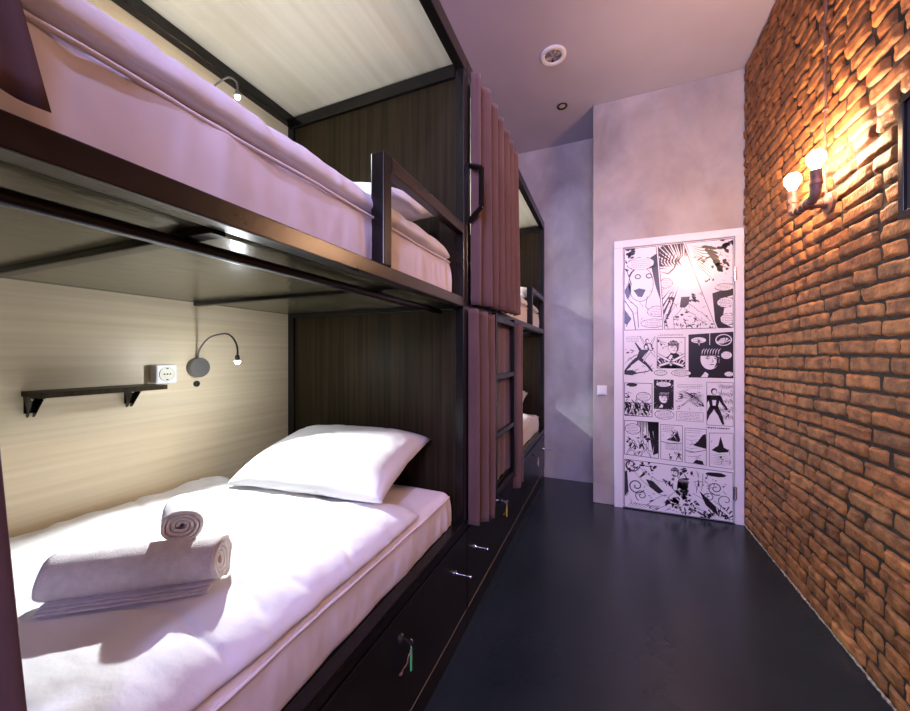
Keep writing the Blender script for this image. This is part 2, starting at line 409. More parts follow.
def mural():
    global WIN
    WIN = None; pol([(0,0),(PW,0),(PW,PH),(0,PH)], False, 0)
    r1 = .640
    # row 1, a close head, a burst, a grasping hand
    panel([(0,0),(.222,0),(.268,r1),(0,r1)])
    splat(.03,.05,.08,12); splat(.03,.17,.07,8); splat(.2,.14,.05,8); splat(.02,.62,.05,5)
    pol([(.175,.09),(.235,.05),(.25,.42),(.215,.30)], True, 3)
    pol(ell(.115,.285,.088,.135,30), True, 3); pol(ell(.115,.285,.084,.131,30), False, 4)
    for ex in (.095,.172): pol(ell(ex,.225,.022,.020,20,0,.3), True, 5); pol(ell(ex,.225,.015,.012,20,0,.3), False, 6)
    pol([(.065,.33),(.105,.315),(.15,.33),(.125,.385),(.095,.38)], True, 5)
    line([(.02,.18),(.05,.28),(.03,.40),(.09,.46),(.10,.62)], .005); line([(.16,.38),(.15,.46),(.19,.52)], .004); line([(.0,.40),(.06,.50),(.08,.64)], .006)
    pol([(0,.33),(.04,.26),(.05,.34),(.02,.40)], True, 4); pol([(.0,.47),(.05,.55),(.02,.60),(0,.58)], True, 4)
    bubble(.115,.125,.19,.10,5,.06); bubble(.225,.50,.13,.085,5,.04); bubble(.20,.59,.17,.07,4,.04)
    panel([(.230,0),(.400,0),(.605,r1),(.276,r1)])
    rays(.40,.20,.10,.26,16,3.3,5.0,.016); rays(.40,.22,.12,.40,14,1.9,3.2,.010)
    for i in range(7): line([(.26+i*.022,.04+i*.008),(.245+i*.02,.13),(.27+i*.02,.17)], .012, True, 3, True)
    line([(.25,.20),(.30,.22),(.34,.18),(.36,.12),(.39,.07)], .009, True, 4, True)
    for (a,b) in (((.37,.47),(.31,.56)),((.31,.56),(.325,.66)),((.42,.47),(.49,.53)),((.49,.53),(.56,.60))): limb(a,b,.05,.034)
    splat(.33,.41,.04,8); splat(.46,.41,.04,8); pol([(.385,.40),(.44,.40),(.43,.48),(.375,.48)], True, 3)
    for i in range(14): splat(.30+i*.022, .60+.025*math.sin(i*2.2), .025, 5)
    for i in range(9): pol(ell(.30+i*.03,.53+.02*math.sin(i),.014,.007,12,.3), True, 3)
    bubble(.285,.29,.09,.075,4,.06)
    panel([(.410,0),(PW,0),(PW,r1),(.615,r1)])
    for i in range(6): pol(ell(.56+i*.012,.05+i*.03,.05-.003*i,.012,18,.15,.3+.12*i), True, 3)
    splat(.66,.04,.06,16); splat(.64,.20,.06,12); splat(.52,.13,.05,6); splat(.56,.29,.03,4)
    for i in range(9): line([(.46,.03+i*.012),(.52,.05+i*.02),(.58,.04+i*.03)], .006, True, 4, True)
    pol([(.58,.385),(PW,.345),(PW,.405),(.66,.42),(.64,.60),(PW,.64),(.60,.64)], True, 3)
    bubble(.655,.345,.12,.055,4,.05); bubble(.66,.455,.11,.075,5,.08); bubble(.675,.575,.10,.085,5,.08)
    # row 2
    a, b = .672, 1.000
    WIN = [(0,a),(.215,a),(.215,b),(0,b)]
    scribble(.06,.71,.10,.05,4); man(.10,.86,.20,.5,True,.5,(.8,.3)); man(.185,.80,.17,-.3,False,.3,(.9,.9)); pol(ell(.04,.97,.05,.02,16,.2), True, 3); splat(.03,.80,.03,5)
    line([(0,.99),(.08,.975),(.16,.96),(.21,.93)], .008, True, 4, True); line([(0,.90),(.07,.84),(.12,.82)], .006, True, 4, True)
    WIN = None; scribble(.32,.683,.18,.014,2)
    panel([(.225,.700),(.412,.700),(.412,.935),(.225,.935)])
    splat(.24,.74,.03,5); rays(.32,.98,.06,.14,18,3.3,6.1,.010); face(.335,.775,.048); rays(.32,.98,.0,.08,8,3.4,6,.03)
    for k in (-1,1): line([(.32-k*.09,.83),(.32,.885),(.32+k*.08,.915)], .022, True, 4); line([(.32-k*.09,.83),(.32,.885),(.32+k*.08,.915)], .015, False, 5)
    panel([(.432,a+.01),(PW,a-.005),(PW,b),(.432,b)], dark=True)
    bubble(.495,.725,.10,.05,2,0,(.50,.77)); face(.565,.86,.083,True,.15)
    pol(ell(.648,.725,.050,.042,28), False, 4); pol(ell(.648,.725,.043,.036,28), True, 5); rays(.648,.75,.0,.04,7,3.3,6.1,.009,False,6)
    WIN = None; bubble(.665,.835,.07,.06,3); bubble(.68,.97,.06,.04,2); line([(.564,.67),(.564,.76)], .004, False, 6)
    bubble(.25,.968,.09,.045,3); bubble(.385,.968,.13,.05,4)
    # row 3
    a, b = 1.035, 1.315
    panel([(0,1.05),(.195,1.05),(.195,1.31),(0,1.31)])
    for i in range(6): man(.02+i*.033,1.24+.02*(i % 2),.11,0,i % 2 == 0,.2)
    splat(.04,1.27,.06,16); splat(.15,1.285,.05,10); splat(.03,1.16,.03,6); bubble(.135,1.155,.10,.07,4); pol(ell(.05,1.065,.04,.014,14,.2), True, 3)
    panel([(.205,1.02),(.337,1.02),(.337,1.245),(.205,1.245)], dark=True)
    rays(.27,1.15,.07,.15,26,0,6.28,.004,False,2); bubble(.27,1.055,.105,.045,3); face(.272,1.155,.045)
    WIN = None; bubble(.275,1.285,.13,.075,5,.02)
    WIN = [(.345,a),(.535,a),(.535,b+.03),(.345,b+.03)]
    scribble(.44,1.065,.18,.035,3)
    for i in range(12): line([(.35+.01*i,1.12+.008*i),(.40+.01*i,1.10+.01*i),(.46+.006*i,1.13+.006*i),(.53,1.12+.009*i)], .0035, True, 4, True)
    splat(.38,1.15,.03,6); splat(.48,1.13,.03,6); splat(.37,1.22,.02,5); splat(.50,1.20,.025,6); man(.44,1.17,.09,.8,False,.6)
    caption(.355,1.255,.525,1.325,5)
    panel([(.545,1.03),(PW,1.03),(PW,1.345),(.545,1.345)], border=.003)
    for i in range(5): hatch(.66,1.06+i*.055,.09,.045,12,.9,.003)
    man(.59,1.21,.25,0,True,.22,(-.7,-.7)); pol([(.578,1.16),(.604,1.16),(.60,1.20),(.582,1.20)], False, 6); splat(.66,1.25,.04,6)
    # row 4
    panel([(0,1.345),(.238,1.345),(.238,1.625),(0,1.615)])
    for i in range(15): x = .09+i*.0105; pol([(x,1.34),(x+.007,1.34),(x+.005+rn.uniform(-.003,.003),1.40+rn.uniform(0,.24)),(x+.001,1.38)], True, 3)
    pol([(.16,1.34),(.24,1.34),(.24,1.58),(.20,1.60),(.18,1.48)], True, 3); rays(.21,1.50,.02,.1,8,0,6.28,.003,False,4)
    bubble(.06,1.41,.11,.085,5); splat(.05,1.53,.05,9); splat(.12,1.50,.05,9); man(.05,1.56,.12,.2,False); man(.15,1.56,.12,-.4,False); splat(.1,1.60,.04,5)
    panel([(.25,1.36),(.395,1.36),(.395,1.632),(.25,1.625)], border=.003)
    scribble(.30,1.395,.08,.05,4); pol([(.29,1.475),(.34,1.44),(.36,1.40),(.38,1.47),(.37,1.485)], True, 3); man(.335,1.44,.08,.3,False); caption(.285,1.50,.385,1.545,4)
    splat(.31,1.60,.025,6); man(.37,1.59,.06,0,True); line([(.25,1.49),(.32,1.50),(.39,1.49)], .004)
    panel([(.408,1.375),(.545,1.375),(.545,1.640),(.408,1.634)], border=.003)
    scribble(.46,1.40,.10,.03,2); pol([(.46,1.50),(.49,1.47),(.52,1.42),(.54,1.41),(.545,1.52),(.50,1.51)], True, 3)
    for i in range(6): line([(.41,1.43+i*.03),(.45,1.435+i*.03),(.50,1.425+i*.03)], .0025, True, 4, True)
    line([(.41,1.54),(.47,1.55),(.54,1.53)], .004); pol([(.46,1.63),(.48,1.605),(.52,1.61),(.53,1.64)], True, 3)
    WIN = None; scribble(.615,1.362,.17,.016,1,5,.009)
    panel([(.560,1.40),(PW,1.39),(PW,1.650),(.560,1.645)], border=.003)
    pol([(.575,1.525),(.60,1.50),(.615,1.49),(.63,1.42),(.65,1.50),(.68,1.515),(.675,1.53),(.62,1.54)], True, 3); splat(.63,1.57,.025,5)
    for i in range(7): line([(.565,1.55+i*.012),(.62,1.552+i*.012),(.70,1.55+i*.012)], .0022, True, 4, True)
    # row 5, a tumbling crowd with curling lines
    panel([(0,1.650),(PW,1.672),(PW,PH),(0,PH)])
    splat(.05,1.69,.05,8); pol([(0,1.75),(.02,1.74),(.03,1.90),(0,1.95)], True, 3); splat(.17,1.69,.05,8); splat(.20,1.70,.03,5)
    for q in range(2): swirl(.05,1.69,.06-.015*q,1.2,.007,q)
    swirl(.085,1.85,.06,1.5,.008,.5); swirl(.12,1.92,.045,1.4,.006,2); swirl(.60,1.80,.050,1.7,.006,1); swirl(.56,1.87,.035,1.3,.005,3); swirl(.66,1.88,.05,1.0,.005,2)
    limb((.12,1.76),(.22,1.83),.06,.075); limb((.22,1.83),(.30,1.86),.085,.10); limb((.09,1.72),(.13,1.77),.05,.055)
    pol([(.15,1.79),(.20,1.80),(.27,1.87),(.24,1.89),(.18,1.85)], True, 5)
    limb((.30,1.75),(.38,1.82),.07,.10); limb((.42,1.73),(.42,1.85),.09,.13); limb((.40,1.88),(.30,1.98),.11,.08); limb((.44,1.90),(.56,1.95),.10,.06); limb((.30,1.92),(.18,2.0),.08,.05)
    face(.345,1.715,.035); face(.40,1.80,.045); splat(.40,1.89,.06,18,True,5); splat(.35,1.95,.07,18,True,5); splat(.44,1.96,.06,12,True,5); splat(.31,1.80,.04,9,True,5); splat(.42,1.72,.05,8,True,5)
    rays(.42,1.97,.02,.10,16,0,6.28,.006,False,6)
    limb((.47,1.69),(.49,1.80),.03,.03); limb((.51,1.70),(.50,1.83),.028,.03)
    pol([(.50,1.83),(.60,1.93),(.62,2.0),(.54,1.93)], True, 5); pol(ell(.60,1.70,.065,.016,20,.1), True, 3)
    limb((.58,1.90),(.68,1.98),.03,.02); rays(.62,2.05,.04,.14,12,3.4,6,.008); splat(.66,2.0,.04,10); splat(.20,1.97,.05,9); splat(.55,2.0,.05,9)
    for i in range(10): line([(.02+i*.02,2.02),(.05+i*.02,1.99),(.07+i*.02,1.985)], .004, True, 5, True)
    for i in range(26): splat(rn.uniform(.06,.66), rn.uniform(1.72,2.01), .022, 3)
    for i in range(34):
        x = rn.uniform(.02,.68); y = rn.uniform(1.70,2.0); a_ = rn.uniform(0,3.1); l = rn.uniform(.02,.06)
        line([(x,y),(x+l*.5*math.cos(a_),y+l*.5*math.sin(a_)+.004),(x+l*math.cos(a_),y+l*math.sin(a_))], .004, True, 5, True)
    for (x0,y0,x1,y1,k) in ((.01,.20,.20,.60,14),(.28,.36,.55,.62,26),(.62,.04,.70,.30,14),(.01,.80,.20,.98,16),(.24,.72,.40,.92,12),(.35,1.09,.52,1.24,18),(.02,1.12,.18,1.29,12),(.63,1.05,.70,1.33,12),(.02,1.47,.22,1.60,16),(.26,1.42,.38,1.61,8),(.42,1.44,.53,1.62,8),(.57,1.43,.69,1.62,8)):
        WIN = [(x0,y0),(x1,y0),(x1,y1),(x0,y1)]
        for i in range(k):
            x = rn.uniform(x0,x1); y = rn.uniform(y0,y1); a_ = rn.uniform(-.6,2.2); l = rn.uniform(.015,.05)
            line([(x,y),(x+l*.5*math.cos(a_)+.003,y+l*.5*math.sin(a_)),(x+l*math.cos(a_),y+l*math.sin(a_))], .0034, True, 5, True)
            if i % 3 == 0: splat(x, y, .012, 3)
    WIN = None
    return pb
obj('comic_print', mural(), [M['print_white'], M['ink']], door)

# ------------------------------------------------------------------ bunk bed (built once at its near corner, copied for the far one)
FX0, FX1 = -.605, -.565; BX0, BX1 = -1.573, -1.533
BY0 = -.645; LEN = 2.14; PITCH = 2.14
def bunk():
    g = 'double bunk beds along the left wall'
    t = thing('bunk_bed', 'black bunk bed nearest the viewer, with a lit reading lamp over its lower bed', 'bunk bed', (0, BY0, 0), g)
    P = lambda n, mb, m, **k: obj(n, mb, m, t, **k)
    Lm = LEN; e = .0005
    for x0, x1, mt in ((FX0, FX1, 'black'), (BX0, BX1, 'black')):
        for y0 in (e, Lm-.04):
            P('post', MB().box(x0, x1, y0, y0+.04-e, .475, 2.435), M[mt], bevel=.003)
    for y0, y1 in ((.012, .028), (Lm-.026, Lm-.010)):
        P('end_panel', MB().box(BX1, FX0, y0, y1, .475, 2.405), M['panel_v'])
    P('back_panel', MB().box(BX0-.014, BX0, e, Lm-e, .30, 2.47), M['pale'])
    P('roof_panel', MB().box(BX0, FX0+.002, e, Lm-e, 2.470, 2.486), M['pale_roof'])
    P('top_rail', MB().box(FX0, FX1, e, Lm-e, 2.435, 2.50), M['black'], bevel=.003)
    P('top_rail', MB().box(BX0, BX1, e, Lm-e, 2.418, 2.468), M['black'], bevel=.003)
    for y0 in (.002, Lm-.042): P('top_rail', MB().box(BX1, FX0, y0, y0+.04, 2.405, 2.462), M['black'], bevel=.003)
    P('side_beam', MB().box(FX0, FX1, .04, Lm-.04, 1.410, 1.450), M['brown_black'], bevel=.003)
    P('side_beam', MB().box(BX0, BX1, .04, Lm-.04, 1.418, 1.450), M['black'], bevel=.003)
    P('deck_board', MB().box(BX1, FX0, .028, Lm-.026, 1.418, 1.434), M['under'])
    for y in (.535, 1.06, 1.625):
        P('cross_bar', MB().box(BX1-.03, FX0, y-.013, y+.013, 1.403, 1.417), M['black'], bevel=.002)
    for y in (.042, Lm-.068): P('cross_bar', MB().box(BX1, FX0, y, y+.024, 1.396, 1.417), M['black'], bevel=.002)
    rb = MB(); rb.tube([(-.682, .028, 1.394), (-.682, Lm-.028, 1.394)], .0115, 16)
    rb.tube([(-.682, Lm-.16, 1.394), (-.682, Lm-.11, 1.394)], .014, 16)
    P('support_rod', rb, M['brown_black'], smooth=True, auto=True)
    # guard rail at the pillow end
    P('guard_rail', MB().box(FX0-.004, FX1, 1.495, 1.535, 1.450, 1.765), M['black'], bevel=.0035)
    P('guard_rail', MB().box(FX0+.006, FX1, 1.535, Lm-.04, 1.722, 1.765), M['brown_black'], bevel=.0035)
    # grab handle on the near post
    hd = MB(); q = .008
    pts = [(FX1+.001, .009, 2.035), (FX1+.062, .009, 2.015), (FX1+.062, .009, 1.845), (FX1+.001, .009, 1.785)]
    for a, b in zip(pts, pts[1:]): hd.tube([a, b], .012, 4)
    for p in pts: hd.tube([(p[0]-.001, p[1]-.007, p[2]), (p[0]-.001, p[1]+.007, p[2])], .0095, 8)
    hd.box(FX1, FX1+.006, .001, .020, 1.775, 2.045)
    P('grab_handle', hd, M['black'])
    # base with two drawers
    bs = MB(); bs.box(BX0, FX1-.002, e, Lm-e, .445, .475)
    bs.box(BX0, FX1-.024, e, .02, .0, .445); bs.box(BX0, FX1-.024, Lm-.02, Lm-e, .0, .445); bs.box(BX0, FX1-.024, .02, Lm-.02, .0, .03)
    bs.box(FX1-.03, FX1-.004, e, Lm-e, .0, .082); bs.box(BX0, BX0+.02, .02, Lm-.02, .03, .445)
    P('base_cabinet', bs, M['cab'], bevel=.002)
    P('ledge', MB().box(FX1-.036, FX1, e, Lm-e, .4752, .487), M['black'], bevel=.002)
    for k, (y0, y1, ly, py) in enumerate(((.004, 1.068, .545, .088), (1.074, Lm-.004, 1.579, 2.003))):
        d = P('drawer', MB().box(FX1-.022, FX1, y0, y1, .094, .436), M['cab'], bevel=.0015)
        obj('edge_band', MB().box(FX1-.020, FX1-.0002, y0+.01, y1-.01, .0905, .0938), M['edge'], d)
        lk = MB().lathe([(.013, 0), (.013, .006), (.010, .010), (0, .010)], (FX1, ly, .365), (1,0,0), 20)
        obj('lock', lk, M['dark_metal'], d, smooth=True, auto=True)
        pg = MB(); pg.lathe([(.011, 0), (.011, .003), (.0045, .006), (.0032, .010), (.0032, .060), (.0058, .062), (.0062, .067), (.004, .071), (0, .072)], (FX1, py, .323), (1,0,0), 18)
        obj('peg_handle', pg, M['chrome'], d, smooth=True, auto=True)
    return t
bunk_a = bunk()
bunk_b = copy_tree(bunk_a); bunk_b.location.y += PITCH
bunk_b['label'] = 'black bunk bed farther away by the alcove, half hidden by plum curtains'

# keys hanging in the locks
def key(y, z, mat, label):
    t = thing('key', label, 'key', (FX1+.010, y, z), 'keys in the drawer locks')
    kb = MB(); kb.tube([(0,0,0), (.016,0,0)], .0022, 8); kb.lathe([(.0005,-.0015),(.010,-.0015),(.010,.0015),(.0005,.0015)], (.024, 0, -.002), (0,1,0), 18)
    obj('key_bow', kb, M['chrome'], t, smooth=True, auto=True)
    n = 20; r = MB(); r.tube([(.026+.002*math.sin(i), -.030+.030*math.cos(3.6*i/n), -.020-.032*math.sin(3.6*i/n*.62)) for i in range(n+1)], .0016, 8)
    obj('key_ring', r, M['copper'], t, smooth=True)
    tg = MB(); tg.tube([(.026, .002, -.014), (.026, .003, -.024)], .0015, 6)
    tg.grid(lambda u, v: (.026+.0025*math.cos(2*math.pi*u), .003+.0065*math.sin(2*math.pi*u)*(1-.25*v), -.024-.062*v), 12, 6, wrapu=True)
    o = obj('key_tag', tg, mat, t, smooth=True); return t
key(.934, .365, M['green'], 'small key with a green tag in the nearest drawer lock')
key(2.04, .365, M['yellow'], 'small key with a yellow tag in the drawer lock below the ladder')
key(3.074, .365, M['cream'], 'small key with a pale tag in the farthest drawer lock')

# ladder
ld = thing('ladder', 'black steel bunk ladder in front of the lower plum curtain', 'ladder', (-.55, 2.07, .44))
for y in (-.205, .205):
    m_ = MB().box(-.013, .012, y-.014, y+.014, 0, .985)
    obj('rail', m_, M['black'], ld, bevel=.003)
for z in (.02, .33, .645, .955): obj('rung', MB().box(-.012, .011, -.191, .191, z-.014, z+.014), M['black'], ld, bevel=.003)

# ------------------------------------------------------------------ bedding
def lofted(x0, x1, y0, y1, z0, z1, rad, wr, nring=44, ny=120, side=0, endr=None, sag=0):
    """closed soft slab: rounded cross-section ring in XZ, lofted along Y"""
    mb = MB(); w = x1-x0; h = z1-z0; rings = []
    exp = 2.0
    ring = []
    rx, rz = rad
    # corner profile list (param, local) : bottom-left -> top-left -> top-right -> bottom-right
    def arc(cx, cz, a0, a1, rx, rz, n): return [(cx+rx*math.cos(a0+(a1-a0)*i/n), cz+rz*math.sin(a0+(a1-a0)*i/n)) for i in range(n+1)]
    rb = min(.012, h*.2)
    ring += arc(x0+.02, z1-rz*.6, math.pi, math.pi/2, .02, rz*.6, 5)
    nt_ = 34; xa = x0+.02; xb = x1-rx
    ring += [(xa+(xb-xa)*i/nt_, z1) for i in range(1, nt_)]
    ring += arc(xb, z1-rz, math.pi/2, 0, rx, rz, 14)
    zs = z1-rz; zb = z0+rb
    ns = max(2, int((zs-zb)/.012)) if zs > zb+.005 else 0
    ring += [(x1, zs+(zb-zs)*i/ns) for i in range(1, ns+1)] if ns else []
    ring += arc(x1-rb, z0+rb if ns else min(zs, z0+rb), 0, -math.pi/2, rb, rb if ns else max(.001, min(zs, z0+rb)-z0), 3)[1:]
    ring += [(x1-rb-(x1-rb-x0)*i/4, z0) for i in range(1, 5)]
    n = len(ring); er = endr or .04
    vs = []
    for j in range(ny+1):
        t = j/ny; y = y0+(y1-y0)*t
        de = min(y-y0, y1-y); k = 1 if de >= er else math.sqrt(max(0, 1-(1-de/er)**2))
        for (x, z) in ring:
            zz = z0+(z-z0)*(.25+.75*k) if True else z
            xx = x1-.5*w+(x-(x1-.5*w))*(1-.015*(1-k))
            top = (z-z0)/h
            vs.append(wr(xx, y, zz, top, n))
    fs = [(j*n+i, j*n+(i+1) % n, (j+1)*n+(i+1) % n, (j+1)*n+i) for j in range(ny) for i in range(n)]
    fs += [tuple(range(n)), tuple(ny*n+i for i in range(n))]
    return mb.add(vs, fs)

def mattress(z0, z1, label, zb, edgeY=1.425):
    t = thing('mattress', label, 'mattress', (0, 0, zb), 'mattresses on the bunks')
    def wr(x, y, z, top, n):
        s = max(0, min(1, (x+.72)/.10)); dr = 1-top
        w = .0055*fbm(y*6+z*5, z*3-y*2, z0, 3)*s + .003*fbm(y*26, z*6, 2+z0, 2)*s*min(1, top*3)
        if y > 1.30: w += .005*math.sin(y*95+z*20)*s*min(1, (y-1.30)/.06)*.6
        return (x+w-.004*s*math.sin(top*3.14)*-1, y, z+.004*fbm(x*3, y*3, 1)*max(0, top-.8)*5-zb)
    obj('fitted_sheet', lofted(-1.555, -.609, -.60, edgeY, z0, z1, (.028, .026), wr, ny=220), M['sheet'], t, smooth=True)
    pp = MB(); pts = []
    n = 120
    for i in range(n+1):
        y = -.59+(edgeY-.038+.59)*i/n
        pts.append((-.6035+.004*fbm(y*5, 1, z0, 2), y, z1-.018+.003*fbm(y*4, 6, z0, 2)-zb))
    pp.tube(pts, .0042, 8); obj('piping', pp, M['sheet'], t, smooth=True)
    return t
def duvet(z0, z1, y1, label, seed, zb, wall_roll=True):
    seams = [(.05, .35), (.62, -.25), (-.35, .2)]
    def wr(x, y, z, top, n):
        s = min(1, max(0, top)); yy = y
        d = .005*fbm(x*2.2, y*2.0, seed, 2)*s
        d += .0045*fbm(x*9+y*2, y*8-x*3, seed+3, 3)*s
        r = abs(noise.noise(Vector((x*3.1+y*1.4, y*3.8-x*1.8, seed+9))))
        d -= .0065*max(0, 1-r*14)*s
        for (c, sl) in seams:
            q = abs((y-c)-sl*(x+1.0)); d -= .0075*math.exp(-(q/.010)**2)*s
        q = abs(x+1.45+.012*math.sin(y*6)); d -= .006*math.exp(-(q/.014)**2)*s
        # soft waviness of the hanging front edge
        d += s*.0035*fbm(y*20, x*14, seed+7, 3)*max(0, min(1, (x+.95)/.2)); f = max(0, min(1, (x+.72)/.12)); xx = x + f*(.006*fbm(y*5, 1, seed, 2)+.004*fbm(y*17, 4, seed, 2))
        # pillow-end edge wanders
        e = max(0, (y-(y1-.12))/.12); yy = y+e*(.05*fbm(x*3.5, 2, seed, 2)-.04*max(0,(-.75-x))) 
        if x < -1.50: d += .010*fbm(y*13, x*5, seed+1, 2)*s
        return (xx, yy, z+d-zb)
    o = obj('duvet', lofted(-1.558, -.600, -.59, y1, z0, z1, (.115, (z1-z0)*.86), wr, ny=260, endr=.09), M['duvet'], None, smooth=True)
    o.location.z = zb
    return tag(o, label, 'duvet', 'duvets on the bunks')
m1 = mattress(.4755, .630, 'mattress in a pinkish sheet on the lower deck of the near bunk', .4755)
m2 = mattress(1.4345, 1.602, 'mattress in a pale sheet on the upper deck of the near bunk', 1.4345)
d1 = duvet(.633, .694, 1.10, 'brightly lit white duvet under the rolled towels', 1.7, .4755)
d2 = duvet(1.606, 1.690, 1.40, 'lavender tinted white duvet high on the upper deck of the near bunk', 5.2, 1.4345)

def pillow(a, b, T, tilt, loc, rz, seed, label):
    N_ = 44
    def f(u, v, sgn):
        u = 2*u-1; v = 2*v-1
        x = a*u*(1-.06*(1-v*v)); y = b*v*(1-.05*(1-u*u))
        e = max(0, (1-abs(u)**3.6))**.5*max(0, (1-abs(v)**3.2))**.5
        z = T*e*(1 if sgn > 0 else -.55)
        rim = (1-e)
        z += .005*fbm(u*2.2+seed, v*2.2, seed, 3)*min(1, e*3)
        z += .006*max(0, 1-12*abs(noise.noise(Vector((u*1.7+v*.9+seed, v*1.6-u, seed)))))*-1*e**.5
        z += .010*noise.noise(Vector((u*2+seed, v*2, 4)))*rim
        k = (abs(u)*abs(v))**4
        return (x, y, z+.02*k*math.sin(seed+u*2))
    mb = MB()
    mb.grid(lambda u, v: f(u, v, 1), N_, N_); mb.grid(lambda u, v: f(u, v, -1), N_, N_)
    o = obj('pillow', mb, M['pillow'], None, smooth=True)
    import bmesh
    bm = bmesh.new(); bm.from_mesh(o.data); bmesh.ops.remove_doubles(bm, verts=bm.verts, dist=.0004); bmesh.ops.recalc_face_normals(bm, faces=bm.faces); bm.to_mesh(o.data); bm.free()
    o.location = loc; o.rotation_euler = (R(tilt), R(0), R(rz))
    return tag(o, label, 'pillow', 'pillows at the far end of each bunk')
p1 = pillow(.335, .230, .092, 14, (-1.03, 1.195, .775), 5, 1.3, 'large white pillow on the lit lower bed of the near bunk')
p2 = pillow(.35, .225, .085, 12, (-.985, 1.185, 1.756), -2, 4.1, 'white pillow behind the guard rail of the near upper deck')

labels = {m1:'mattress on the lower deck of the far bunk, right of the ladder', m2:'mattress on the upper deck of the far bunk, right of the curtain',
          d1:'white duvet on the lower deck of the far bunk, right of the ladder', d2:'white duvet on the upper deck of the far bunk, beside its curtain',
          p1:'white pillow on the lower deck of the far bunk', p2:'white pillow behind the small guard rail of the far upper deck'}
for o, lb in labels.items():
    c = copy_tree(o); c.location.y += PITCH; c['label'] = lb

# rolled towels
def roll(Rr, pitch, length, name, label, loc, axis, flap=0, seed=0):
    turns = (Rr-.006)/pitch; n = int(turns*34); th = pitch*.80
    inner, outer = [], []
    for i in range(n+1):
        t = 2*math.pi*turns*i/n; r = .006+pitch*turns*i/n
        wob = 1+.04*noise.noise(Vector((math.cos(t), math.sin(t), seed)))*2
        inner.append(((r-th/2)*math.cos(t)*wob, (r-th/2)*math.sin(t)*wob)); outer.append(((r+th/2)*math.cos(t)*wob, (r+th/2)*math.sin(t)*wob))
    if flap:      # loose end laid flat at the foot of the roll
        t0 = 2*math.pi*turns
        for k in range(1, 9):
            r = Rr
            inner.append((inner[-1][0]+flap/8*math.cos(-.05), inner[-1][1]*1.0)); outer.append((outer[-1][0]+flap/8, outer[-1][1]))
    prof = outer+inner[::-1]; m = len(prof); nl = 26; mb = MB(); vs = []
    ph = -(2*math.pi*turns) - math.pi/2 - .1
    for j in range(nl+1):
        s = j/nl-.5
        for q, (x, z) in enumerate(prof):
            xr = x*math.cos(ph)-z*math.sin(ph) if not flap else x*math.cos(ph)-z*math.sin(ph)
            zr = x*math.sin(ph)+z*math.cos(ph)
            rr = math.hypot(x, z); endw = .006*noise.noise(Vector((xr*25, zr*25, seed+5))) + (.010*(1-rr/Rr) if name else 0)*-1*(1)
            sy = s*length + (1 if s > 0 else -1)*(endw if abs(s) > .45 else 0)
            w = .0022*fbm(xr*30, sy*18+zr*10, seed, 2)
            k = 1+.035*math.cos(s*3)+w/Rr
            zz = zr*k*.93
            if zz < -Rr*.86: zz = -Rr*.86-(zz+Rr*.86)*-.25
            vs.append((xr*k*1.04, sy, zz))
    fs = [(j*m+i, j*m+(i+1) % m, (j+1)*m+(i+1) % m, (j+1)*m+i) for j in range(nl) for i in range(m)]
    h = m//2
    for j in (0, nl):
        for i in range(h-1): fs.append((j*m+i, j*m+i+1, j*m+m-2-i, j*m+m-1-i))
    mb.add(vs, fs)
    o = obj(name, mb, M['towel'], None, smooth=True)
    o.location = loc; o.rotation_euler = (0, 0, math.atan2(-axis[0], axis[1]))
    return tag(o, label, 'towel', 'rolled towels on the lower bed')
big = roll(.049, .0115, .315, 'rolled_towel', 'long rolled white bath towel lying on the duvet', (-.925, .466, .744), (.80, .60), 0, 1)
sm = roll(.039, .0088, .13, 'rolled_towel', 'small rolled pinkish hand towel lying across the bath towel', (-.954, .563, .808), (.86, -.51), 0, 4)
# layers of the bath towel's loose edge
def flapf(k):
    def f(u, v):
        s = u-.5; y = s*.292; x = .020+(.026+.007*k)*v+.003*noise.noise(Vector((y*20, k, 0)))
        z = -.0425+.0042*(2-k)+.0015*noise.noise(Vector((y*18, v*3, k)))
        return (x, y, z)
    return f
for k in range(3):
    o = obj('loose_edge', MB().grid(flapf(k), 40, 8), M['towel'], big, smooth=True)
    so = o.modifiers.new('s', 'SOLIDIFY'); so.thickness = .003

